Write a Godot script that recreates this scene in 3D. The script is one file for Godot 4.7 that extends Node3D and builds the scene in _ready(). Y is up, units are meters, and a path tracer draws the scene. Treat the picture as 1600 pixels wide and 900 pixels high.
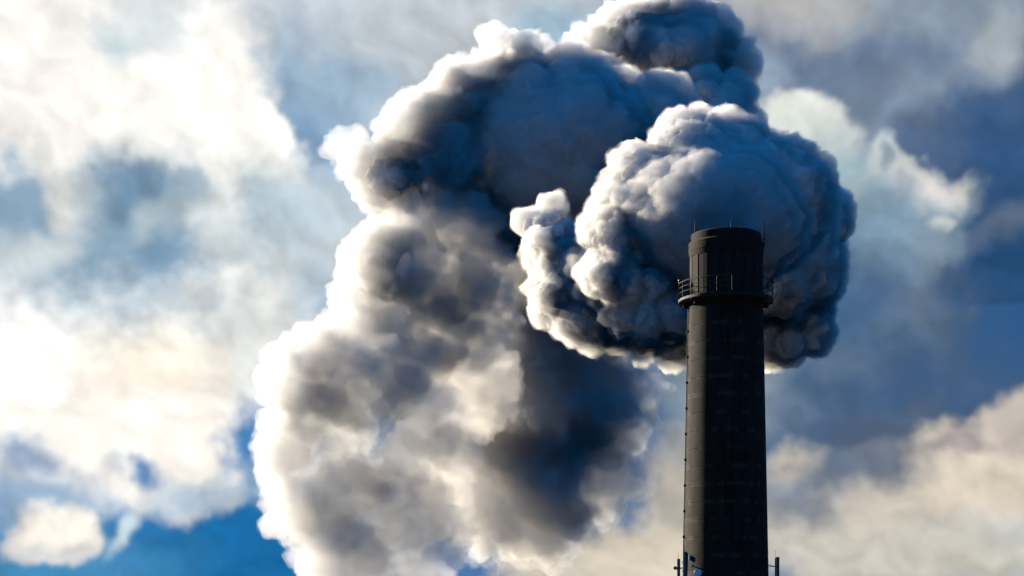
extends Node3D

const EXPOSURE := 6.4
var sky_spots: Array[PackedFloat32Array] = []
var sky_tints: PackedVector3Array = []
var warp_x: FastNoiseLite
var warp_y: FastNoiseLite
var fray: FastNoiseLite
var mottle: FastNoiseLite
var shred: FastNoiseLite
var sunward := Vector3.FORWARD
var smoke_seed := 0
var stain: FastNoiseLite
var thin_smoke := {}
var white := StandardMaterial3D.new()


func _ready():
	# ---- camera, sky, sun, exposure ----
	var cam := Camera3D.new()
	cam.name = "camera"
	cam.position = Vector3(0, 1.7, 0)
	# level, with the lens shifted up: the shaft's two sides stay upright in the picture
	cam.projection = Camera3D.PROJECTION_FRUSTUM
	cam.near = 0.5
	cam.size = 2.0 * cam.near * tan(deg_to_rad(10.0))
	cam.frustum_offset = Vector2(0, cam.near * tan(deg_to_rad(11.0)))
	cam.far = 4000.0
	add_child(cam)
	var sun := DirectionalLight3D.new()
	sun.name = "sun"
	sun.light_energy = 1.6
	sun.light_color = Color(1.0, 0.94, 0.84)
	sun.light_angular_distance = 0.5
	sun.shadow_enabled = true
	sun.rotation_degrees = Vector3(-18, 180 + 52, 0)   # behind the smoke, to the left
	add_child(sun)
	sunward = sun.basis.z
	var env := Environment.new()
	env.background_mode = Environment.BG_SKY
	env.tonemap_mode = Environment.TONE_MAPPER_LINEAR
	env.tonemap_exposure = EXPOSURE
	env.sdfgi_enabled = true
	env.ssao_enabled = true
	env.ssil_enabled = true
	env.volumetric_fog_enabled = true
	env.volumetric_fog_density = 0.0
	var sky := Sky.new()
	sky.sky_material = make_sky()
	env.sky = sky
	var world := WorldEnvironment.new()
	world.name = "world"
	world.environment = env
	add_child(world)

	build_ground()
	build_chimney()
	build_smoke()


# ---------------------------------------------------------------- sky
func spot(az: float, el: float, wide: float, high: float, tilt: float, soft: float, torn: float, tint: Color, cover := 1.0) -> void:
	sky_spots.append(PackedFloat32Array([az, el, 1.0 / wide, 1.0 / high, cos(deg_to_rad(tilt)), sin(deg_to_rad(tilt)), soft, torn, cover, maxf(wide, high) * 2.6]))
	var l := tint.srgb_to_linear()
	sky_tints.append(Vector3(l.r, l.g, l.b) / EXPOSURE)


func lay_out_clouds() -> void:
	# blue air and slate cloud low down all round, bright blue above; then banks of cloud from far to near
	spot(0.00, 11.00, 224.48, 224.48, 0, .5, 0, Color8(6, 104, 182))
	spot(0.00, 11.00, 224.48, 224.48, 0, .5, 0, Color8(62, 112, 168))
	spot(0.00, 11.00, 224.48, 224.48, 0, .5, 0, Color8(24, 156, 255))  # high sky, mostly out of view, brightened to fill shaded smoke with blue
	spot(10.00, 11.48, 15.72, 13.47, 0, .4, .3, Color8(84, 112, 148))
	# broad tones, left
	spot(-13.23, 14.26, 17.06, 12.57, 0, .4, .15, Color8(196, 204, 210))
	spot(-12.16, 17.96, 10.33, 3.59, 0, .6, .3, Color8(216, 216, 216))
	spot(-7.15, 16.38, 3.82, 3.82, 0, .7, .4, Color8(142, 168, 190))
	spot(-7.37, 14.93, 1.35, 1.80, 0, .8, .5, Color8(116, 148, 180))
	spot(-0.45, 19.75, 5.39, 1.57, 0, .7, .5, Color8(190, 198, 204))
	spot(1.80, 18.94, 1.35, 1.12, 0, .8, .5, Color8(150, 182, 204))
	spot(-23.32, 13.09, 9.43, 11.23, 0, .6, .3, Color8(235, 232, 226))
	spot(-12.16, 2.55, 10.78, 2.69, 0, .35, .35, Color8(66, 126, 174))
	spot(-8.25, 1.69, 5.84, 2.25, 0, .5, .4, Color8(26, 106, 164))
	spot(-16.17, 1.21, 4.49, 1.12, 0, .7, .4, Color8(66, 132, 176))
	# white masses, left
	spot(-15.55, 16.92, 5.61, 4.27, 0, .6, .5, Color8(238, 234, 228))
	spot(-12.38, 19.32, 1.35, 1.12, 10, .8, .8, Color8(186, 200, 208), .7)
	spot(-13.55, 18.55, 0.67, 0.58, 0, .8, .9, Color8(176, 200, 208), .6)
	spot(-10.43, 16.65, 2.25, 2.47, 35, .5, .9, Color8(250, 247, 240))
	spot(-8.91, 16.01, 1.21, 0.90, 0, .3, .8, Color8(250, 248, 242))
	spot(-9.02, 14.04, 1.80, 2.25, 0, .4, .8, Color8(250, 248, 241))
	spot(-9.24, 11.93, 2.25, 2.92, -12, .5, .7, Color8(248, 246, 238))
	spot(-6.93, 11.99, 2.02, 2.47, 0, .7, .7, Color8(196, 208, 214))
	spot(-8.03, 13.44, 1.12, 0.76, 0, .7, 1.0, Color8(180, 198, 210), .8)
	spot(-6.48, 10.07, 1.35, 1.35, 0, .8, .8, Color8(150, 178, 200))
	spot(-15.13, 7.67, 7.63, 2.92, 0, .45, .5, Color8(255, 252, 246))
	spot(-11.08, 7.80, 4.49, 2.92, 10, .5, .5, Color8(251, 245, 235))
	spot(-8.47, 8.51, 2.47, 2.47, 0, .7, .7, Color8(222, 224, 222))
	spot(-12.16, 8.41, 2.02, 1.12, 0, .8, 1.0, Color8(238, 226, 208), .7)
	# grey hollow
	spot(-13.76, 12.37, 4.27, 2.69, 0, .5, .6, Color8(158, 178, 192))
	spot(-13.65, 12.58, 2.47, 1.80, 0, .5, .8, Color8(128, 154, 174))
	spot(-12.70, 13.25, 1.35, 1.57, 30, .6, .9, Color8(112, 142, 168))
	spot(-11.73, 11.94, 1.35, 0.90, 0, .5, .9, Color8(116, 146, 170))
	spot(-14.29, 11.71, 1.35, 0.90, 0, .7, .9, Color8(126, 152, 172))
	spot(-16.79, 13.22, 1.35, 1.12, 0, .6, .9, Color8(128, 156, 178))
	spot(-15.34, 13.72, 0.81, 1.80, 20, .6, 1.0, Color8(206, 208, 206))
	spot(-16.17, 11.82, 1.35, 0.67, 0, .7, 1.0, Color8(190, 200, 202))
	spot(-12.16, 12.86, 1.12, 0.49, 30, .9, 1.3, Color8(178, 192, 198), .7)
	spot(-10.43, 13.04, 0.76, 1.12, 10, .7, 1.1, Color8(206, 212, 212), .8)
	spot(-11.08, 13.95, 0.45, 0.90, 10, .7, 1.1, Color8(150, 172, 186), .8)
	# lower left wisps
	spot(-14.71, 5.54, 4.94, 1.35, 0, .6, .9, Color8(252, 246, 236))
	spot(-13.44, 4.06, 2.69, 0.90, 0, .6, .9, Color8(236, 232, 226))
	spot(-16.17, 3.36, 1.80, 0.79, 0, .8, .9, Color8(150, 175, 200))
	spot(-16.48, 5.07, 1.01, 0.67, 0, .8, .9, Color8(150, 172, 200))
	spot(-12.76, 4.68, 0.76, 0.49, 0, .6, .9, Color8(98, 138, 182))
	spot(-10.22, 4.98, 1.57, 1.57, 30, .5, .9, Color8(236, 232, 226))
	spot(-11.08, 5.62, 1.35, 0.90, 0, .6, .9, Color8(248, 240, 230))
	spot(-9.02, 5.44, 1.01, 1.35, 20, .5, .9, Color8(66, 122, 174))
	spot(-10.43, 3.88, 1.80, 0.56, 0, .7, 1.0, Color8(170, 186, 200))
	spot(-16.13, 2.29, 0.81, 0.67, 0, .5, .9, Color8(234, 226, 214))
	spot(-15.34, 2.55, 0.90, 0.76, 20, .4, .9, Color8(240, 234, 222))
	spot(-14.96, 2.08, 0.67, 0.49, 0, .6, 1.0, Color8(228, 222, 212))
	spot(-15.75, 1.82, 1.12, 0.31, 0, .8, 1.0, Color8(206, 206, 206))
	spot(-15.55, 2.62, 0.90, 0.49, 0, .6, .9, Color8(246, 240, 228))
	spot(-13.23, 2.36, 0.49, 0.99, -40, .5, .6, Color8(190, 208, 216))
	# right, dark slate
	spot(14.92, 13.13, 10.33, 9.43, 0, .45, .2, Color8(77, 101, 133))
	spot(11.73, 18.18, 5.16, 1.80, 0, .7, .5, Color8(97, 115, 142))
	spot(10.43, 19.84, 4.49, 0.90, 0, .7, .6, Color8(178, 178, 178))
	spot(14.92, 19.32, 3.59, 1.12, 0, .7, .6, Color8(131, 146, 162))
	spot(13.65, 16.46, 4.71, 0.99, 28, .8, .7, Color8(124, 140, 158))
	spot(11.73, 15.77, 2.02, 1.35, 0, .8, .7, Color8(119, 137, 157))
	spot(16.69, 18.40, 0.90, 1.12, 0, .7, .7, Color8(166, 176, 184))
	spot(15.34, 14.94, 2.92, 1.35, 0, .8, .6, Color8(77, 99, 133))
	spot(16.58, 16.05, 1.80, 1.12, 0, .8, .6, Color8(68, 95, 131))
	spot(17.20, 14.40, 2.47, 1.57, 0, .8, .6, Color8(52, 85, 126))
	spot(16.38, 10.98, 4.27, 2.92, 0, .8, .5, Color8(36, 77, 121))
	spot(17.20, 12.58, 2.25, 0.45, 10, .9, .7, Color8(94, 112, 137))
	spot(15.34, 8.72, 4.27, 2.47, 0, .8, .5, Color8(43, 79, 119))
	spot(13.23, 10.71, 1.80, 1.80, 0, .9, .6, Color8(101, 117, 137))
	spot(11.08, 7.80, 4.27, 2.25, 0, .8, .5, Color8(104, 122, 142))
	spot(11.73, 10.35, 1.57, 1.57, 0, .8, .7, Color8(68, 99, 135))
	spot(13.23, 6.66, 4.27, 2.02, 0, .7, .6, Color8(61, 88, 122))
	spot(12.59, 5.38, 3.37, 1.35, 0, .7, .6, Color8(79, 95, 119))
	# right, white heaps
	spot(8.47, 17.55, 0.90, 1.35, 0, .8, .9, Color8(140, 158, 176))
	spot(9.78, 16.23, 1.35, 0.85, 10, .4, 1.3, Color8(226, 228, 222))
	spot(10.54, 15.73, 1.35, 0.58, 0, .6, 1.0, Color8(216, 222, 218))
	spot(11.73, 14.33, 1.35, 1.12, 0, .6, .8, Color8(158, 182, 192))
	spot(12.59, 15.21, 0.72, 0.99, 0, .4, 1.3, Color8(188, 198, 200))
	spot(12.70, 15.00, 0.31, 0.49, 0, .6, .9, Color8(140, 156, 166))
	spot(13.65, 13.82, 2.02, 0.81, 0, .5, .8, Color8(176, 190, 194))
	spot(14.18, 14.10, 1.03, 0.76, 0, .45, 1.4, Color8(230, 226, 220))
	spot(13.23, 12.60, 1.48, 1.35, 0, .8, .8, Color8(128, 156, 178))
	spot(14.81, 12.93, 0.38, 0.36, 0, .5, .5, Color8(204, 208, 202))
	spot(14.29, 12.13, 0.90, 0.90, 0, .7, .9, Color8(130, 152, 170))
	# lower right, cream
	spot(13.65, 2.53, 7.41, 2.02, 0, .5, .6, Color8(206, 198, 184))
	spot(16.38, 4.64, 2.47, 2.02, 20, .3, .7, Color8(222, 210, 192))
	spot(17.10, 6.12, 1.35, 1.12, 0, .4, .7, Color8(204, 194, 184))
	spot(15.55, 5.52, 0.90, 0.58, 0, .5, .8, Color8(170, 160, 160))
	spot(9.67, 4.88, 0.90, 0.76, 0, .5, .7, Color8(226, 212, 184))
	spot(10.43, 3.44, 1.35, 0.67, 0, .6, .9, Color8(146, 148, 154))
	spot(16.99, 1.85, 2.47, 1.12, 0, .7, .6, Color8(188, 194, 196))
	spot(14.08, 1.87, 3.59, 0.90, 0, .7, .6, Color8(204, 200, 188))
	spot(11.73, 4.74, 2.02, 0.67, 0, .7, .8, Color8(104, 116, 134))
	# middle, below the smoke
	spot(3.14, 7.71, 6.74, 6.74, 0, .5, .3, Color8(84, 110, 142))
	spot(5.82, 6.80, 2.47, 2.47, 0, .8, .4, Color8(118, 138, 156))
	spot(7.15, 7.66, 2.02, 1.35, 0, .8, .4, Color8(146, 160, 168))
	spot(2.24, 7.72, 2.69, 2.47, 0, .8, .5, Color8(66, 100, 138))
	spot(1.80, 4.61, 3.59, 2.02, 0, .6, .6, Color8(66, 96, 134))
	spot(4.48, 2.15, 3.82, 1.57, 0, .5, .8, Color8(206, 196, 178))
	spot(6.04, 4.15, 1.35, 1.57, 0, .7, .8, Color8(178, 172, 162))
	spot(2.92, 3.50, 1.57, 0.90, 0, .6, .9, Color8(78, 102, 136))
	spot(0.90, 2.83, 1.35, 1.57, 0, .7, .8, Color8(72, 100, 136))
	spot(1.35, 1.15, 2.02, 0.54, 0, .6, .8, Color8(206, 198, 184))
	spot(5.37, 1.25, 2.02, 1.35, 0, .7, .6, Color8(214, 204, 186))

func sky_color(az: float, el: float) -> Color:
	var a := az + 0.85 * warp_x.get_noise_2d(az, el)
	var e := el + 0.7 * warp_y.get_noise_2d(az, el)
	var f := fray.get_noise_2d(az, el)
	var m := mottle.get_noise_2d(az * 0.8, el)
	# wide banks that go on all round
	var t := smoothstep(-0.25, 0.35, mottle.get_noise_2d(az * 0.17 + 40.0, el * 0.3))
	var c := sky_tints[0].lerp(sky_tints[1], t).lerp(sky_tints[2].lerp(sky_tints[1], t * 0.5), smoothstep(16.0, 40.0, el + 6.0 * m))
	for i in range(3, sky_spots.size()):
		var s := sky_spots[i]
		var x := a - s[0]
		var y := e - s[1]
		if absf(x) > s[9] or absf(y) > s[9]:
			continue
		var u := (x * s[4] + y * s[5]) * s[2]
		var v := (y * s[4] - x * s[5]) * s[3]
		var d := sqrt(u * u + v * v) + s[7] * f
		var k := (1.0 - smoothstep(1.0 - s[6], 1.0 + s[6], d)) * s[8]
		if k > 0.0:
			c = c.lerp(sky_tints[i], k)
	# brighter towards the sun behind the cloud
	var off := acos(clampf(Vector3(sin(deg_to_rad(az)) * cos(deg_to_rad(el)), sin(deg_to_rad(el)), -cos(deg_to_rad(az)) * cos(deg_to_rad(el))).dot(sunward), -1.0, 1.0))
	c *= (1.0 + 0.14 * m + 0.10 * f + 0.22 * shred.get_noise_2d(a * 0.8 + e * 0.3, e)) * (1.0 + 0.26 * exp(-off * off / 0.6))
	return Color(c.x, c.y, c.z)


func make_sky() -> PanoramaSkyMaterial:
	warp_x = fnl(FastNoiseLite.TYPE_SIMPLEX_SMOOTH, 0.30, 11, 5)
	warp_y = fnl(FastNoiseLite.TYPE_SIMPLEX_SMOOTH, 0.30, 12, 5)
	fray = fnl(FastNoiseLite.TYPE_SIMPLEX_SMOOTH, 0.22, 13, 6)
	fray.fractal_gain = 0.6
	mottle = fnl(FastNoiseLite.TYPE_SIMPLEX_SMOOTH, 0.16, 14, 4)
	shred = fnl(FastNoiseLite.TYPE_SIMPLEX_SMOOTH, 0.7, 15, 5)
	lay_out_clouds()
	var w := 4096
	var h := 2048
	# the whole sky in coarse steps, then the part low in the north in fine ones: the same clouds
	var im := Image.create_empty(512, 256, false, Image.FORMAT_RGBF)
	for y in 256:
		for x in 512:
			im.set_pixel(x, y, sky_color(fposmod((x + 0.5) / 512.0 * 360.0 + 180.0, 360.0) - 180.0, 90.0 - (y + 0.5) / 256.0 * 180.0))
	im.resize(w, h, Image.INTERPOLATE_CUBIC)
	var x0 := int(w * -24.0 / 360.0)   # column 0 is due north
	var x1 := int(w * 24.0 / 360.0)
	var y0 := int(h * (90.0 - 25.0) / 180.0)
	for y in range(y0, h / 2):
		for x in range(x0, x1):
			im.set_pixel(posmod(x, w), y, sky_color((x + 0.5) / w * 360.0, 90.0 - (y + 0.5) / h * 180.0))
	var s := PanoramaSkyMaterial.new()
	s.panorama = ImageTexture.create_from_image(im)
	return s


func fnl(kind, freq, sd, oct = 1) -> FastNoiseLite:
	var n := FastNoiseLite.new()
	n.noise_type = kind
	n.frequency = freq
	n.seed = sd
	n.fractal_type = FastNoiseLite.FRACTAL_FBM if oct > 1 else FastNoiseLite.FRACTAL_NONE
	n.fractal_octaves = oct
	n.cellular_return_type = FastNoiseLite.RETURN_DISTANCE
	n.cellular_distance_function = FastNoiseLite.DISTANCE_EUCLIDEAN
	return n


# ---------------------------------------------------------------- smoke
# A heap of smoke about one centre: an ellipsoid with round lobes on it, puffs on the lobes, knobs and grit on the puffs.
# R: its half sizes; ROLL turns it in degrees; UNIT: the size in metres of its small knobs; ROUGH: how strongly it is knobbed.
func billow(at: Vector3, r: Vector3, roll: float, lobes: int, big: float, unit: float, rough: float, calm: float, wisp: float, around: int, rings: int) -> ArrayMesh:
	var sd := smoke_seed
	var rng := RandomNumberGenerator.new()
	rng.seed = sd
	var turn := Basis(Vector3.BACK, deg_to_rad(roll))
	var back := turn.inverse()
	var mean := (r.x + r.y + r.z) / 3.0
	var cs := PackedVector3Array()
	var ss := PackedFloat32Array()
	for i in lobes:
		var y := 1.0 - 2.0 * (i + 0.5) / lobes
		var ph := i * 2.39996 + rng.randf() * 0.9
		var d := Vector3(sqrt(1 - y * y) * cos(ph), y, sqrt(1 - y * y) * sin(ph))
		cs.append(turn * (d * r * rng.randf_range(0.62, 0.80)))
		ss.append(mean * big * (0.6 + 0.9 * pow(rng.randf(), 1.5)))
	var puffs := fnl(FastNoiseLite.TYPE_CELLULAR, 0.36 / unit, sd + 5)
	var knobs := fnl(FastNoiseLite.TYPE_CELLULAR, 0.85 / unit, sd + 6)
	var grit := fnl(FastNoiseLite.TYPE_CELLULAR, 2.0 / unit, sd + 7)
	var bend := fnl(FastNoiseLite.TYPE_SIMPLEX_SMOOTH, 0.5 / unit, sd + 8, 3)
	var veil := fnl(FastNoiseLite.TYPE_SIMPLEX_SMOOTH, 0.55 / unit, sd + 9, 5)
	var toward := (Vector3(0, 1.7, 0) - at).normalized()
	var bx := toward.cross(Vector3.UP).normalized()
	var by := bx.cross(toward)
	var BU := 32
	var BV := 16
	var verts := PackedVector3Array()
	var idx := PackedInt32Array()
	verts.resize((rings + 1) * around)
	var bucket := {}
	for i in rings + 1:
		var f := float(i) / rings
		var th := PI * (f * 0.72 + 0.28 * pow(f, 3.0))
		for k in around:
			var ph := TAU * k / around
			var d := (bx * cos(ph) + by * sin(ph)) * sin(th) + toward * cos(th)
			var key := int(th / PI * BV) * BU + int(ph / TAU * BU)
			if not bucket.has(key):
				var near := PackedInt32Array()
				var cth := (floorf(th / PI * BV) + 0.5) / BV * PI
				var cph := (floorf(ph / TAU * BU) + 0.5) / BU * TAU
				var cd := (bx * cos(cph) + by * sin(cph)) * sin(cth) + toward * cos(cth)
				for j in cs.size():
					if cd.angle_to(cs[j]) < asin(minf(1.0, ss[j] / cs[j].length())) + 0.2:
						near.append(j)
				bucket[key] = near
			var even := 0.93 / ((back * d) / r).length()
			var t := even * 0.95
			for j in bucket[key]:
				var b := d.dot(cs[j])
				var q := ss[j] * ss[j] - cs[j].length_squared() + b * b
				if q > 0.0:
					t = maxf(t, b + sqrt(q))
			var still := calm * smoothstep(0.15, 0.8, cos(th))
			var uneven := unit * rough * (1.0 - 0.75 * still)
			t = lerpf(t, even, still * 0.8)
			var p := at + d * t
			var w := bend.get_noise_3dv(p)
			p += Vector3(w, -w, w) * unit * 0.9
			var e := puffs.get_noise_3dv(p) + 1.0
			t += uneven * (0.95 * (0.5 - e * e) + 0.5 * w)
			p = at + d * t + Vector3(-w, w, w) * unit * 0.3
			e = knobs.get_noise_3dv(p) + 1.0
			t += 0.38 * uneven * (0.5 - e * e)
			e = grit.get_noise_3dv(p) + 1.0
			t += 0.13 * uneven * (0.5 - e * e)
			if wisp > 0.0:
				t += unit * (wisp + 1.5 * wisp * veil.get_noise_3dv(p))
			verts[i * around + k] = d * maxf(t, mean * 0.15)
	for i in rings:
		for k in around:
			var a := i * around + k
			var b := i * around + (k + 1) % around
			idx.append_array([a, a + around, b, b, a + around, b + around])
	var arr := []
	arr.resize(Mesh.ARRAY_MAX)
	arr[Mesh.ARRAY_VERTEX] = verts
	arr[Mesh.ARRAY_INDEX] = idx
	var mesh := ArrayMesh.new()
	mesh.add_surface_from_arrays(Mesh.PRIMITIVE_TRIANGLES, arr)
	return mesh


func thing(called: String, label: String, category: String, at := Vector3.ZERO) -> Node3D:
	var o := Node3D.new()
	o.name = called
	o.position = at
	add_child(o, true)
	o.set_meta("label", label)
	o.set_meta("category", category)
	return o


func part(called: String, mesh: Mesh, m: Material, parent: Node, at := Vector3.ZERO) -> MeshInstance3D:
	var o := MeshInstance3D.new()
	o.name = called
	o.mesh = mesh
	o.material_override = m
	o.position = at
	parent.add_child(o, true)
	return o


func smoke(density: float) -> FogMaterial:   # density: share of light lost per metre
	var m := FogMaterial.new()
	m.density = density
	m.albedo = Color(1, 1, 1)
	var t := FogMaterial.new()
	t.density = density * 0.2
	t.albedo = Color(1, 1, 1)
	thin_smoke[m] = t
	return m


# one heap of a plume; PX: the fineness of its mesh
func heap(plume: Node3D, m: Material, at: Vector3, r: Vector3, roll := 0.0, lobes := 40, big := 0.36, unit := 1.0, rough := 1.0, calm := 0.0, deep := 0.7, wisp := 0.18) -> void:
	var mean := (r.x + r.y + r.z) / 3.0
	var fine := at.distance_to(Vector3(0, 1.7, 0)) * 0.00075   # finest face worth building at that distance
	var around := clampi(int(TAU * mean / fine * 0.8), 48, 640)
	smoke_seed += 10
	var shape := billow(at, r, roll, lobes, big, unit, rough, calm, 0.0, around, int(around * 0.40))
	part("billow", shape, m, plume, at - plume.position)
	if wisp > 0.0:
		part("wisps", billow(at, r, roll, lobes, big, unit, rough, calm, wisp, around * 2 / 3, int(around * 0.27)), thin_smoke[m], plume, at - plume.position)
	if m.density > 0.35 and mean * m.density > 2.0 * deep:
		var core := part("added_core", billow(at, r, roll, lobes, big, unit, rough, calm, 0.0, around * 2 / 3, int(around * 0.27)), white, plume, at - plume.position)  # solid white core, added to brighten dense smoke by reflected light
		core.scale = Vector3.ONE * (1.0 - deep / m.density / mean)


func build_smoke() -> void:
	white.albedo_color = Color(0.95, 0.95, 0.95)
	white.roughness = 1.0
	white.metallic_specular = 0.0
	var a := thing("smoke_plume", "dense white smoke billowing from the chimney mouth, lit along its left edge", "smoke plume", Vector3(13.09, 24.66, -100.00))
	var a_smoke := smoke(1.05)
	heap(a, a_smoke, Vector3(12.78, 26.52, -104.50), Vector3(7.37, 5.32, 6.76), 0, 46, .33, 0.70, 1.4, .9)
	heap(a, a_smoke, Vector3(18.41, 26.88, -116.00), Vector3(5.09, 6.45, 5.00), 8, 40, .34, 0.77, 1)
	heap(a, a_smoke, Vector3(19.65, 22.79, -118.00), Vector3(3.88, 3.33, 3.70), 0, 26, .38, 0.79, 1.2)
	heap(a, a_smoke, Vector3(7.17, 24.06, -104.50), Vector3(2.95, 3.19, 2.87), 0, 26, .42, 0.70, 1.3)
	heap(a, a_smoke, Vector3(8.85, 21.29, -105.00), Vector3(4.11, 2.88, 3.29), -25, 30, .38, 0.70, 1.3)
	heap(a, a_smoke, Vector3(10.80, 20.02, -106.00), Vector3(3.16, 1.91, 2.49), -10, 24, .40, 0.71, 1.3)
	heap(a, a_smoke, Vector3(2.20, 25.99, -108.00), Vector3(1.52, 2.37, 1.69), 0, 20, .44, 0.72, 1.3)
	heap(a, a_smoke, Vector3(3.47, 22.90, -108.00), Vector3(2.20, 3.05, 2.20), 15, 24, .40, 0.72, 1.3)
	heap(a, a_smoke, Vector3(5.48, 20.70, -107.50), Vector3(2.61, 1.68, 2.11), -25, 24, .40, 0.72, 1.3)
	heap(a, a_smoke, Vector3(8.39, 19.48, -107.00), Vector3(2.52, 1.17, 1.76), -10, 22, .40, 0.71, 1.3)
	var b := thing("smoke_cloud", "tall heap of drifting smoke left of the chimney with a blue hollow below its crown", "smoke cloud", Vector3(-2.82, 28.93, -180.00))
	var b_smoke := smoke(.4)
	heap(b, b_smoke, Vector3(3.57, 52.41, -182.00), Vector3(12.84, 10.55, 10.70), 0, 46, .32, 1.21, 1.2, .85)
	heap(b, b_smoke, Vector3(13.70, 51.89, -184.00), Vector3(10.09, 8.65, 8.65), -15, 36, .34, 1.23, .8)
	heap(b, b_smoke, Vector3(-13.39, 48.51, -178.00), Vector3(3.63, 3.77, 3.49), 0, 24, .42, 1.19, .9)
	heap(b, b_smoke, Vector3(-2.16, 46.12, -184.00), Vector3(7.21, 5.77, 5.77), 0, 26, .42, 1.23, .9)
	var bshade_smoke := smoke(.22)
	heap(b, bshade_smoke, Vector3(1.50, 39.77, -192.00), Vector3(7.52, 8.28, 5.27), 0, 24, .40, 1.28, 2, .3, 0.7, .8)
	heap(b, bshade_smoke, Vector3(3.02, 27.12, -193.00), Vector3(9.83, 9.83, 5.75), 0, 34, .38, 1.29, 2.2, .3, 0.7, .9)
	heap(b, bshade_smoke, Vector3(0.00, 15.02, -193.00), Vector3(8.32, 7.56, 5.29), 0, 30, .40, 1.29, 2.2, .3, 0.7, .9)
	heap(b, bshade_smoke, Vector3(8.02, 28.14, -195.00), Vector3(7.64, 9.93, 5.35), 10, 28, .42, 1.30, 2.2, .2, 0.7, .7)
	heap(b, bshade_smoke, Vector3(6.88, 17.45, -195.00), Vector3(6.11, 6.11, 4.28), 20, 26, .42, 1.30, 2.4, .2, 0.7, .7)
	var bsoft_smoke := smoke(.33)
	heap(b, bsoft_smoke, Vector3(0.56, 61.18, -179.00), Vector3(3.65, 2.95, 3.65), 0, 26, .42, 1.19, 1.6)
	heap(b, bsoft_smoke, Vector3(-3.84, 57.92, -178.00), Vector3(3.63, 3.49, 3.91), 40, 26, .42, 1.19, 1.6)
	heap(b, bsoft_smoke, Vector3(-6.80, 54.48, -177.00), Vector3(3.88, 4.16, 4.16), 20, 26, .42, 1.18, 1.6)
	heap(b, bsoft_smoke, Vector3(-10.06, 52.40, -177.00), Vector3(4.16, 3.47, 3.88), 20, 24, .42, 1.18, 1.6)
	heap(b, bsoft_smoke, Vector3(-6.90, 49.36, -176.00), Vector3(3.17, 4.14, 3.45), 20, 24, .42, 1.17, 1.6)
	heap(b, bsoft_smoke, Vector3(9.22, 59.93, -181.00), Vector3(2.84, 2.13, 2.55), 0, 20, .42, 1.21, 1.6)
	heap(b, bsoft_smoke, Vector3(-14.48, 39.36, -176.00), Vector3(2.76, 4.14, 3.03), 0, 20, .42, 1.17, 1.4)
	var bmid_smoke := smoke(.22)
	heap(b, bmid_smoke, Vector3(-7.63, 39.23, -177.00), Vector3(6.38, 6.66, 2.36), 0, 40, .40, 1.18, 1.8)
	heap(b, bmid_smoke, Vector3(-3.79, 34.53, -176.00), Vector3(3.59, 4.28, 2.07), 0, 24, .42, 1.17, 1.8)
	heap(b, bmid_smoke, Vector3(-9.76, 32.81, -178.00), Vector3(5.58, 4.88, 2.23), 0, 28, .42, 1.19, 1.8)
	heap(b, bmid_smoke, Vector3(-16.13, 37.20, -179.00), Vector3(3.23, 5.61, 2.24), 0, 24, .42, 1.19, 1.8)
	var bthin_smoke := smoke(.15)
	heap(b, bthin_smoke, Vector3(-15.26, 27.78, -177.00), Vector3(6.94, 5.55, 2.50), 10, 36, .40, 1.18, 1.8)
	heap(b, bthin_smoke, Vector3(-6.03, 26.24, -181.00), Vector3(5.25, 7.09, 2.41), 0, 30, .40, 1.21, 1.8)
	heap(b, bthin_smoke, Vector3(-20.92, 25.84, -178.00), Vector3(5.58, 5.44, 2.51), 0, 30, .40, 1.19, 1.8)
	heap(b, bthin_smoke, Vector3(-21.04, 17.56, -179.00), Vector3(6.45, 8.42, 2.67), 0, 40, .38, 1.19, 1.8)
	heap(b, bthin_smoke, Vector3(-14.65, 8.40, -178.00), Vector3(9.76, 8.37, 2.65), 0, 46, .36, 1.19, 1.8)
	heap(b, bthin_smoke, Vector3(-10.64, 14.90, -181.00), Vector3(6.38, 6.38, 2.55), 0, 34, .38, 1.21, 1.8)
	var bdark_smoke := smoke(.15)
	heap(b, bdark_smoke, Vector3(-10.23, 20.86, -174.00), Vector3(4.50, 5.05, 3.14), -20, 22, .40, 1.16, 1.6)
	heap(b, bdark_smoke, Vector3(-13.30, 25.98, -174.00), Vector3(3.14, 3.41, 2.73), 0, 20, .40, 1.16, 1.6)
	var bknob_smoke := smoke(.14)
	heap(b, bknob_smoke, Vector3(-17.20, 50.67, -177.00), Vector3(2.08, 2.36, 1.80), 0, 16, .42, 1.18, 1.6)
	heap(b, bknob_smoke, Vector3(-10.91, 42.34, -174.00), Vector3(2.73, 2.05, 2.05), 0, 16, .42, 1.16, 1.6)
	heap(b, bknob_smoke, Vector3(-4.77, 42.34, -174.00), Vector3(3.41, 2.32, 2.45), 0, 18, .42, 1.16, 1.6)
	heap(b, bknob_smoke, Vector3(-3.09, 37.09, -175.00), Vector3(2.74, 4.11, 2.47), 0, 18, .42, 1.17, 1.6)
	heap(b, bknob_smoke, Vector3(-10.91, 38.25, -174.00), Vector3(2.73, 3.41, 2.32), 0, 18, .42, 1.16, 1.6)
	heap(b, bknob_smoke, Vector3(-3.79, 29.70, -176.00), Vector3(3.03, 2.48, 2.34), 0, 16, .42, 1.17, 1.6)
	heap(b, bknob_smoke, Vector3(-10.29, 28.17, -175.00), Vector3(2.74, 2.33, 2.33), 0, 16, .42, 1.17, 1.6)
	heap(b, bknob_smoke, Vector3(-23.79, 25.57, -176.00), Vector3(2.76, 3.17, 2.48), 0, 18, .42, 1.17, 1.6)
	heap(b, bknob_smoke, Vector3(-24.97, 19.46, -177.00), Vector3(2.08, 3.47, 2.50), 0, 18, .42, 1.18, 1.6)
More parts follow.
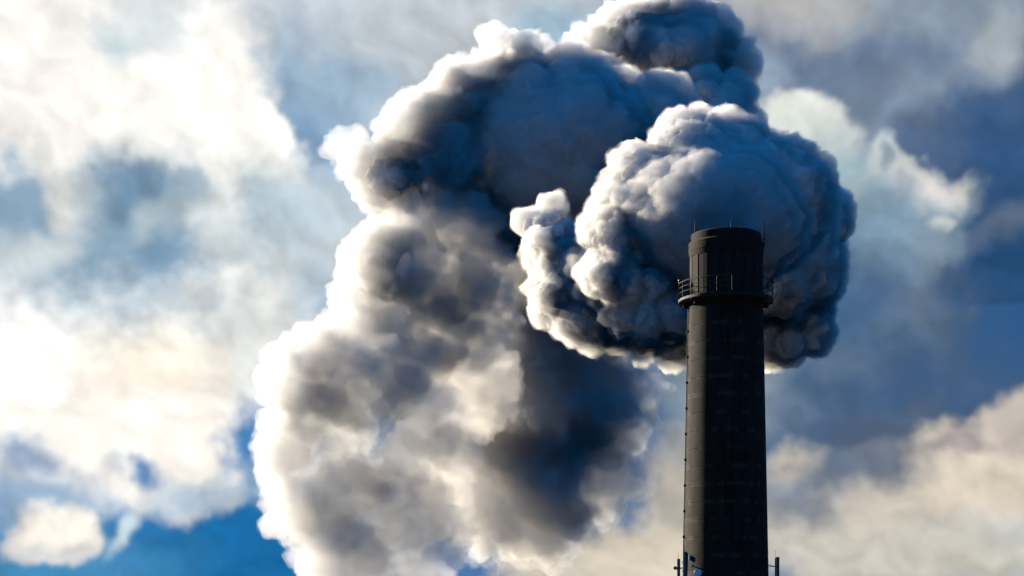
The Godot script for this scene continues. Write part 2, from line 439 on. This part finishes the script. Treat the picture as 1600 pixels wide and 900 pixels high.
	heap(b, bknob_smoke, Vector3(-20.69, 29.36, -176.00), Vector3(3.17, 2.48, 2.48), 0, 18, .42, 1.17, 1.6)
	heap(b, bknob_smoke, Vector3(-23.58, 12.52, -177.00), Vector3(3.05, 3.19, 2.50), 0, 18, .42, 1.18, 1.6)
	heap(b, bknob_smoke, Vector3(-18.62, 7.64, -176.00), Vector3(4.14, 3.45, 2.76), 0, 18, .42, 1.17, 1.6)
	heap(b, bknob_smoke, Vector3(-6.17, 19.26, -175.00), Vector3(2.74, 2.47, 2.06), 0, 16, .42, 1.17, 1.6)
	var c := thing("smoke_cloud", "far puff of smoke with a dark blue heart right of the big heap's crown", "smoke cloud", Vector3(20.88, 69.66, -205.00))
	var c_smoke := smoke(.38)
	heap(c, c_smoke, Vector3(20.88, 70.63, -205.00), Vector3(8.03, 5.46, 7.23), 0, 34, .36, 1.37, 1.2, .6)
	heap(c, c_smoke, Vector3(14.79, 73.33, -204.00), Vector3(4.16, 3.68, 3.84), 0, 24, .42, 1.36, 1.6)
	heap(c, c_smoke, Vector3(9.99, 69.97, -204.00), Vector3(3.36, 2.40, 2.88), 0, 22, .42, 1.36, 1.6)
	heap(c, c_smoke, Vector3(20.78, 74.93, -204.00), Vector3(4.80, 2.40, 3.20), 0, 22, .42, 1.36, 1.6)
	heap(c, c_smoke, Vector3(27.34, 70.13, -204.00), Vector3(2.24, 3.52, 2.88), 10, 22, .42, 1.36, 1.6)
	heap(c, c_smoke, Vector3(27.18, 66.13, -204.00), Vector3(2.72, 1.60, 2.40), -20, 18, .42, 1.36, 1.6)
	heap(c, c_smoke, Vector3(24.29, 61.74, -200.00), Vector3(7.84, 4.39, 6.27), -30, 30, .36, 1.33, .8)
	var asoft_smoke := smoke(.34)
	heap(a, asoft_smoke, Vector3(12.98, 25.03, -99.20), Vector3(1.87, 1.79, 1.94), 0, 20, .36, 0.66, 1, .2, 0.7, .4)

# ---------------------------------------------------------------- shapes
# a turned shape about the y axis from (radius, height) points listed upwards along the outside; hard edges between the points
func lathe(points: Array, around: int) -> ArrayMesh:
	var st := SurfaceTool.new()
	st.begin(Mesh.PRIMITIVE_TRIANGLES)
	for i in points.size() - 1:
		st.set_smooth_group(i + 1)
		for k in around:
			var a := TAU * k / around
			var b := TAU * (k + 1) / around
			for v in [[i, a], [i + 1, a], [i, b], [i, b], [i + 1, a], [i + 1, b]]:
				var p: Vector2 = points[v[0]]
				var q := Vector3(p.x * cos(v[1]), p.y, p.x * sin(v[1]))
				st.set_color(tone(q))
				st.add_vertex(q)
	st.generate_normals()
	return st.commit()


# weathered concrete: blotches, streaks that run down, pale lime in broken dashes along the casting joints
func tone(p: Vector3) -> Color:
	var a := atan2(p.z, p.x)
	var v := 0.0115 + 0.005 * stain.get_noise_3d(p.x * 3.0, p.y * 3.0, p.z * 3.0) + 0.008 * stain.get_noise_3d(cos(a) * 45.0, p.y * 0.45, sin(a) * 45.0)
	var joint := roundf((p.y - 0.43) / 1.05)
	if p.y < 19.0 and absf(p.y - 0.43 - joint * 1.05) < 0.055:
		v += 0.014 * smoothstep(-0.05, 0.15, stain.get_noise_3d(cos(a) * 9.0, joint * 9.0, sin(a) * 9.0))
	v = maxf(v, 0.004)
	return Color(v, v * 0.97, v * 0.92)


func box(size: Vector3) -> ArrayMesh:   # with chamfered edges
	var c := minf(minf(size.x, size.y), size.z) * 0.12
	var h := size / 2.0
	var pts := PackedVector3Array()
	for s in 8:
		var g := Vector3(-1 if s & 1 else 1, -1 if s & 2 else 1, -1 if s & 4 else 1)
		for n in 3:
			var q := h - Vector3(c, c, c)
			q[n] = h[n]
			pts.append(q * g)
	return hull_mesh(pts)


func hull_mesh(pts: PackedVector3Array) -> ArrayMesh:
	# faces of the chamfered box: 6 sides, 12 edges, 8 corners
	var st := SurfaceTool.new()
	st.begin(Mesh.PRIMITIVE_TRIANGLES)
	st.set_smooth_group(-1)
	for n in 3:
		for s in 2:
			var ring := []
			for i in [0, 1, 3, 2]:
				var corner := 0
				var u := (n + 1) % 3
				var w := (n + 2) % 3
				corner |= s << n
				corner |= (i & 1) << u
				corner |= (i >> 1) << w
				ring.append(pts[corner * 3 + n])
			face(st, ring)
	for n in 3:   # the edge along axis n
		var u := (n + 1) % 3
		var w := (n + 2) % 3
		for i in 4:
			var a := ((i & 1) << u) | ((i >> 1) << w)
			var b := a | (1 << n)
			face(st, [pts[a * 3 + u], pts[b * 3 + u], pts[b * 3 + w], pts[a * 3 + w]])
	for s in 8:
		face(st, [pts[s * 3], pts[s * 3 + 1], pts[s * 3 + 2]])
	st.generate_normals()
	return st.commit()


func face(st: SurfaceTool, ring: Array) -> void:   # a flat face that looks away from the origin
	var mid := Vector3.ZERO
	for p in ring:
		mid += p
	var nrm: Vector3 = (ring[1] - ring[0]).cross(ring[2] - ring[0])
	if nrm.dot(mid) > 0.0:
		ring.reverse()
	for i in range(1, ring.size() - 1):
		for p in [ring[0], ring[i], ring[i + 1]]:
			st.add_vertex(p)


func rod(r: float, length: float, tip := -1.0) -> CylinderMesh:
	var c := CylinderMesh.new()
	c.bottom_radius = r
	c.top_radius = r if tip < 0.0 else tip
	c.height = length
	c.radial_segments = 12
	c.rings = 1
	return c


func hoop(r: float, thick: float) -> TorusMesh:
	var t := TorusMesh.new()
	t.inner_radius = r - thick
	t.outer_radius = r + thick
	t.rings = 72
	t.ring_segments = 8
	return t


func along(o: Node3D, a: Vector3, b: Vector3) -> Node3D:   # lays a rod between two points
	var y := (b - a).normalized()
	var x := y.cross(Vector3(0.31, 0.2, 0.93)).normalized()
	o.transform = Transform3D(Basis(x, y, x.cross(y)), (a + b) / 2.0)
	return o


func bar(called: String, a: Vector3, b: Vector3, r: float, m: Material, parent: Node) -> void:
	along(part(called, rod(r, a.distance_to(b)), m, parent), a, b)


func paint(c: Color, rough: float, metal := 0.0) -> StandardMaterial3D:
	var m := StandardMaterial3D.new()
	m.albedo_color = c.linear_to_srgb()
	m.roughness = rough
	m.metallic = metal
	m.metallic_specular = 0.25
	return m


# ---------------------------------------------------------------- ground and chimney
func build_ground() -> void:
	var p := PlaneMesh.new()
	p.size = Vector2(7000, 7000)
	var m := paint(Color(0.08, 0.09, 0.085), 1.0)
	var grain := NoiseTexture2D.new()
	grain.noise = fnl(FastNoiseLite.TYPE_SIMPLEX_SMOOTH, 0.02, 31, 5)
	grain.seamless = true
	grain.width = 512
	grain.height = 512
	var ramp := Gradient.new()
	ramp.set_color(0, Color(0.55, 0.5, 0.45))
	ramp.set_color(1, Color(1, 1, 1))
	grain.color_ramp = ramp
	m.albedo_texture = grain
	m.uv1_triplanar = true
	m.uv1_world_triplanar = true
	m.uv1_scale = Vector3.ONE * 0.06
	var o := part("ground", p, m, self)
	o.set_meta("kind", "structure")


func wall(h: float) -> float:   # the shaft's radius at a height
	return 2.598 - 0.0197 * h


func build_chimney() -> void:
	stain = fnl(FastNoiseLite.TYPE_SIMPLEX_SMOOTH, 0.35, 21, 4)
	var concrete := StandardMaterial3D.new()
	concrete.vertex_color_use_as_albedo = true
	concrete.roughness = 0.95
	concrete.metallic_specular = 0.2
	var pits := NoiseTexture2D.new()
	pits.noise = fnl(FastNoiseLite.TYPE_SIMPLEX_SMOOTH, 0.06, 22, 5)
	pits.seamless = true
	pits.as_normal_map = true
	pits.bump_strength = 3.0
	concrete.normal_enabled = true
	concrete.normal_texture = pits
	concrete.uv1_triplanar = true
	concrete.uv1_scale = Vector3.ONE * 0.7
	var steel := paint(Color(0.008, 0.009, 0.01), 0.75)
	var plastic := paint(Color(0.05, 0.055, 0.065), 0.55)
	var soot := paint(Color(0.01, 0.01, 0.01), 1.0)

	var ch := thing("chimney", "tall dark concrete chimney with a railed gallery round it, smoking", "chimney", Vector3(12.76, 0, -97.5))
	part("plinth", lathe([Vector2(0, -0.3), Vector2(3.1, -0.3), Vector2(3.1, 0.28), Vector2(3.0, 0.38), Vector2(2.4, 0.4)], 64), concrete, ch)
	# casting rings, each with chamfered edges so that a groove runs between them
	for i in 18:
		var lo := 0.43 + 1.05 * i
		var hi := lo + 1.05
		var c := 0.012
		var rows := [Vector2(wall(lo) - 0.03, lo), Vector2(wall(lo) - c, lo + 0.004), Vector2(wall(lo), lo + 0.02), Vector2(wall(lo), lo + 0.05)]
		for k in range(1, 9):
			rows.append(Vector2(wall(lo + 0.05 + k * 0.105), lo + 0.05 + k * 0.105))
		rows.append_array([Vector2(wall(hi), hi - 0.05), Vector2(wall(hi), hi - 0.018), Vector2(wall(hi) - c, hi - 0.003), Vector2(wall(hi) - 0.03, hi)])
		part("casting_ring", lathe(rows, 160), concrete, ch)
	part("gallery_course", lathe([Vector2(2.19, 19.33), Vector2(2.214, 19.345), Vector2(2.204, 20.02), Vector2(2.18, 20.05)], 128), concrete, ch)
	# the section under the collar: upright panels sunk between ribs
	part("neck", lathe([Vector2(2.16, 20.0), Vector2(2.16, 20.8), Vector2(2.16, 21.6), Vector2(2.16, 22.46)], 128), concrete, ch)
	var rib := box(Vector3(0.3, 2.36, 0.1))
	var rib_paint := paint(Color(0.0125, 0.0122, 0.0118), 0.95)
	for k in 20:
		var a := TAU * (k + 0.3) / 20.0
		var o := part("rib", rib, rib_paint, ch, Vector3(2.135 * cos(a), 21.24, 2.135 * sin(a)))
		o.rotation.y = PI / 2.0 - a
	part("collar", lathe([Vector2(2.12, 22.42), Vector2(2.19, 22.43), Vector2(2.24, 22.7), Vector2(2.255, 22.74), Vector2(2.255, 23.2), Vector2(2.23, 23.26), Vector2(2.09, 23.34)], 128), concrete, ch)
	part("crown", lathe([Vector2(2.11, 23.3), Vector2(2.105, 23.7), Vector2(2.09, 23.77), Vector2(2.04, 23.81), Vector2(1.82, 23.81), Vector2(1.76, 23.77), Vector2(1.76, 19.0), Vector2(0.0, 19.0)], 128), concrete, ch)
	# rods on the rim
	for s in [[-1.93, 0.74, 23.78, 24.5], [0.04, 2.02, 23.78, 24.22], [0.63, 1.92, 23.78, 24.36], [2.28, 0.15, 23.1, 24.6]]:
		part("lightning_rod", rod(0.028, s[3] - s[2], 0.014), steel, ch, Vector3(s[0], (s[2] + s[3]) / 2.0, s[1]))
	part("rod_clamp", box(Vector3(0.3, 0.05, 0.06)), steel, ch, Vector3(2.2, 23.55, 0.15))
	part("rod_clamp", box(Vector3(0.12, 0.05, 0.06)), steel, ch, Vector3(2.27, 23.15, 0.15))
	# the gallery
	var gal := part("gallery", lathe([Vector2(2.18, 19.75), Vector2(2.79, 19.75), Vector2(2.83, 19.78), Vector2(2.83, 19.92), Vector2(2.81, 19.94), Vector2(2.18, 19.94)], 96), steel, ch)
	for h in [20.28, 20.58, 20.88]:
		part("rail", hoop(2.79, 0.022 if h > 20.8 else 0.015), steel, gal, Vector3(0, h, 0))
	var bracket := box(Vector3(0.34, 0.32, 0.07))
	var arm := box(Vector3(0.62, 0.09, 0.06))
	for k in 20:
		var a := TAU * k / 20.0
		var d := Vector3(cos(a), 0, sin(a))
		part("post", rod(0.021, 0.9), steel, gal, d * 2.79 + Vector3(0, 20.45, 0))
		if k % 2 == 0:
			part("bracket", bracket, steel, gal, d * 2.37 + Vector3(0, 19.62, 0)).rotation.y = -a
			part("bracket_arm", arm, steel, gal, d * 2.5 + Vector3(0, 19.75, 0)).rotation.y = -a
	# the conductor that runs down the left side
	var cable := part("lightning_conductor", rod(0.03, 19.0), steel, ch)
	along(cable, Vector3(-2.64, 0.4, 0.2), Vector3(-2.265, 19.4, 0.2))
	for k in 12:
		var h := 1.2 + 1.53 * k
		part("cable_clip", box(Vector3(0.13, 0.14, 0.1)), steel, ch, Vector3(-wall(h) - 0.05, h, 0.2))

	# lamps on the gallery rail
	var glass := paint(Color(0.05, 0.008, 0.006), 0.3)
	for s in [-1, 1]:
		var l := thing("obstruction_light", "small dark obstruction lamp on the %s end of the gallery rail" % ("left" if s < 0 else "right"), "lamp", ch.position + Vector3(2.76 * s, 20.9, 0.1))
		l.set_meta("group", "lamps on the gallery rail")
		part("lamp_base", rod(0.075, 0.1), steel, l, Vector3(0, 0.05, 0))
		var dome := SphereMesh.new()
		dome.radius = 0.085
		dome.height = 0.2
		dome.radial_segments = 16
		dome.rings = 8
		part("lamp_dome", dome, glass, l, Vector3(0, 0.17, 0))

	# aerials low on the shaft
	aerial("slim upright panel aerial on a bracket right of the chimney shaft", ch.position + Vector3(3.07, 2.55, 0.2), 0.19, 2.04, Vector3(2.93, 0, 0.2), Vector3(2.48, 0, 0.2), 0.0, plastic, steel)
	aerial("slim upright panel aerial standing off left of the chimney shaft", ch.position + Vector3(-2.84, 2.4, 0.25), 0.19, 2.08, Vector3(-2.84, 0, 0.1), Vector3(-2.45, 0, 0.1), 0.0, plastic, steel)
	aerial("taller upright panel aerial close against the left edge of the chimney", ch.position + Vector3(-2.53, 2.5, 0.62), 0.2, 2.4, Vector3(-2.53, 0, 0.5), Vector3(-2.38, 0, 0.45), 0.0, paint(Color(0.05, 0.08, 0.11), 0.5), steel)
	dish("pale blue round dish aerial on the lower left of the chimney", ch.position + Vector3(-1.9, 3.62, 2.0), 0.235, 0.0, paint(Color(0.24, 0.4, 0.5), 0.5), steel)
	dish("small grey round dish aerial above the pale blue dish", ch.position + Vector3(-2.17, 4.03, 1.62), 0.1, 0.0, paint(Color(0.16, 0.16, 0.17), 0.5), steel)
	dish("little dark drum aerial at the left side of the outer left panel", ch.position + Vector3(-3.04, 3.93, 0.25), 0.11, -20.0, plastic, steel)
	var b := thing("junction_box", "small blue grey box fixed to the chimney above the dishes", "box", ch.position + Vector3(-2.28, 4.35, 1.22))
	part("case", box(Vector3(0.12, 0.3, 0.1)), paint(Color(0.06, 0.12, 0.18), 0.5), b, Vector3(0, 0.15, 0))
	part("bracket", box(Vector3(0.06, 0.1, 0.3)), steel, b, Vector3(0.03, 0.15, -0.18))


# a panel aerial on a pipe, the pipe held off the shaft by two arms; PIPE and FOOT are measured from the chimney's axis
func aerial(label: String, at: Vector3, wide: float, tall: float, pipe: Vector3, foot: Vector3, turn: float, m: Material, steel: Material) -> void:
	var t := thing("panel_aerial", label, "aerial", at)
	var axis := Vector3(12.76, at.y, -97.5)
	var p := pipe + axis - at
	var f := foot + axis - at
	part("panel", box(Vector3(wide, tall, 0.11)), m, t, Vector3(0, tall / 2.0, 0)).rotation_degrees.y = turn
	part("pipe", rod(0.035, tall * 0.98), steel, t, p + Vector3(0, tall * 0.48, 0))
	part("whip", rod(0.008, 0.5), steel, t, p + Vector3(0, tall * 0.97 + 0.2, 0))
	for h in [tall * 0.2, tall * 0.72]:
		bar("arm", f + Vector3(0, h + 0.1, 0), p + Vector3(0, h, 0), 0.022, steel, t)
		bar("arm", f + Vector3(0, h - 0.01, 0.0), p + Vector3(0, h, 0), 0.016, steel, t)
		part("clamp", box(Vector3(0.1, 0.08, 0.12)), steel, t, p.lerp(Vector3.ZERO, 0.3) + Vector3(0, h, 0))


func dish(label: String, at: Vector3, r: float, turn: float, m: Material, steel: Material) -> void:
	var t := thing("dish_aerial", label, "aerial", at)
	t.rotation_degrees.y = turn
	var shell := part("shroud", lathe([Vector2(r * 0.5, -r * 0.9), Vector2(r * 0.96, -r * 0.45), Vector2(r, -r * 0.4), Vector2(r, r * 0.28), Vector2(r * 0.96, r * 0.34)], 32), steel, t)
	shell.rotation_degrees.x = 90
	var cap := part("radome", lathe([Vector2(r * 0.97, r * 0.3), Vector2(r * 0.9, r * 0.4), Vector2(r * 0.6, r * 0.5), Vector2(0.0, r * 0.55)], 32), m, t)
	cap.rotation_degrees.x = 90
	part("mount", rod(r * 0.3, 0.5), steel, t, Vector3(0, 0, -0.25 - r * 0.6)).rotation_degrees.x = 90
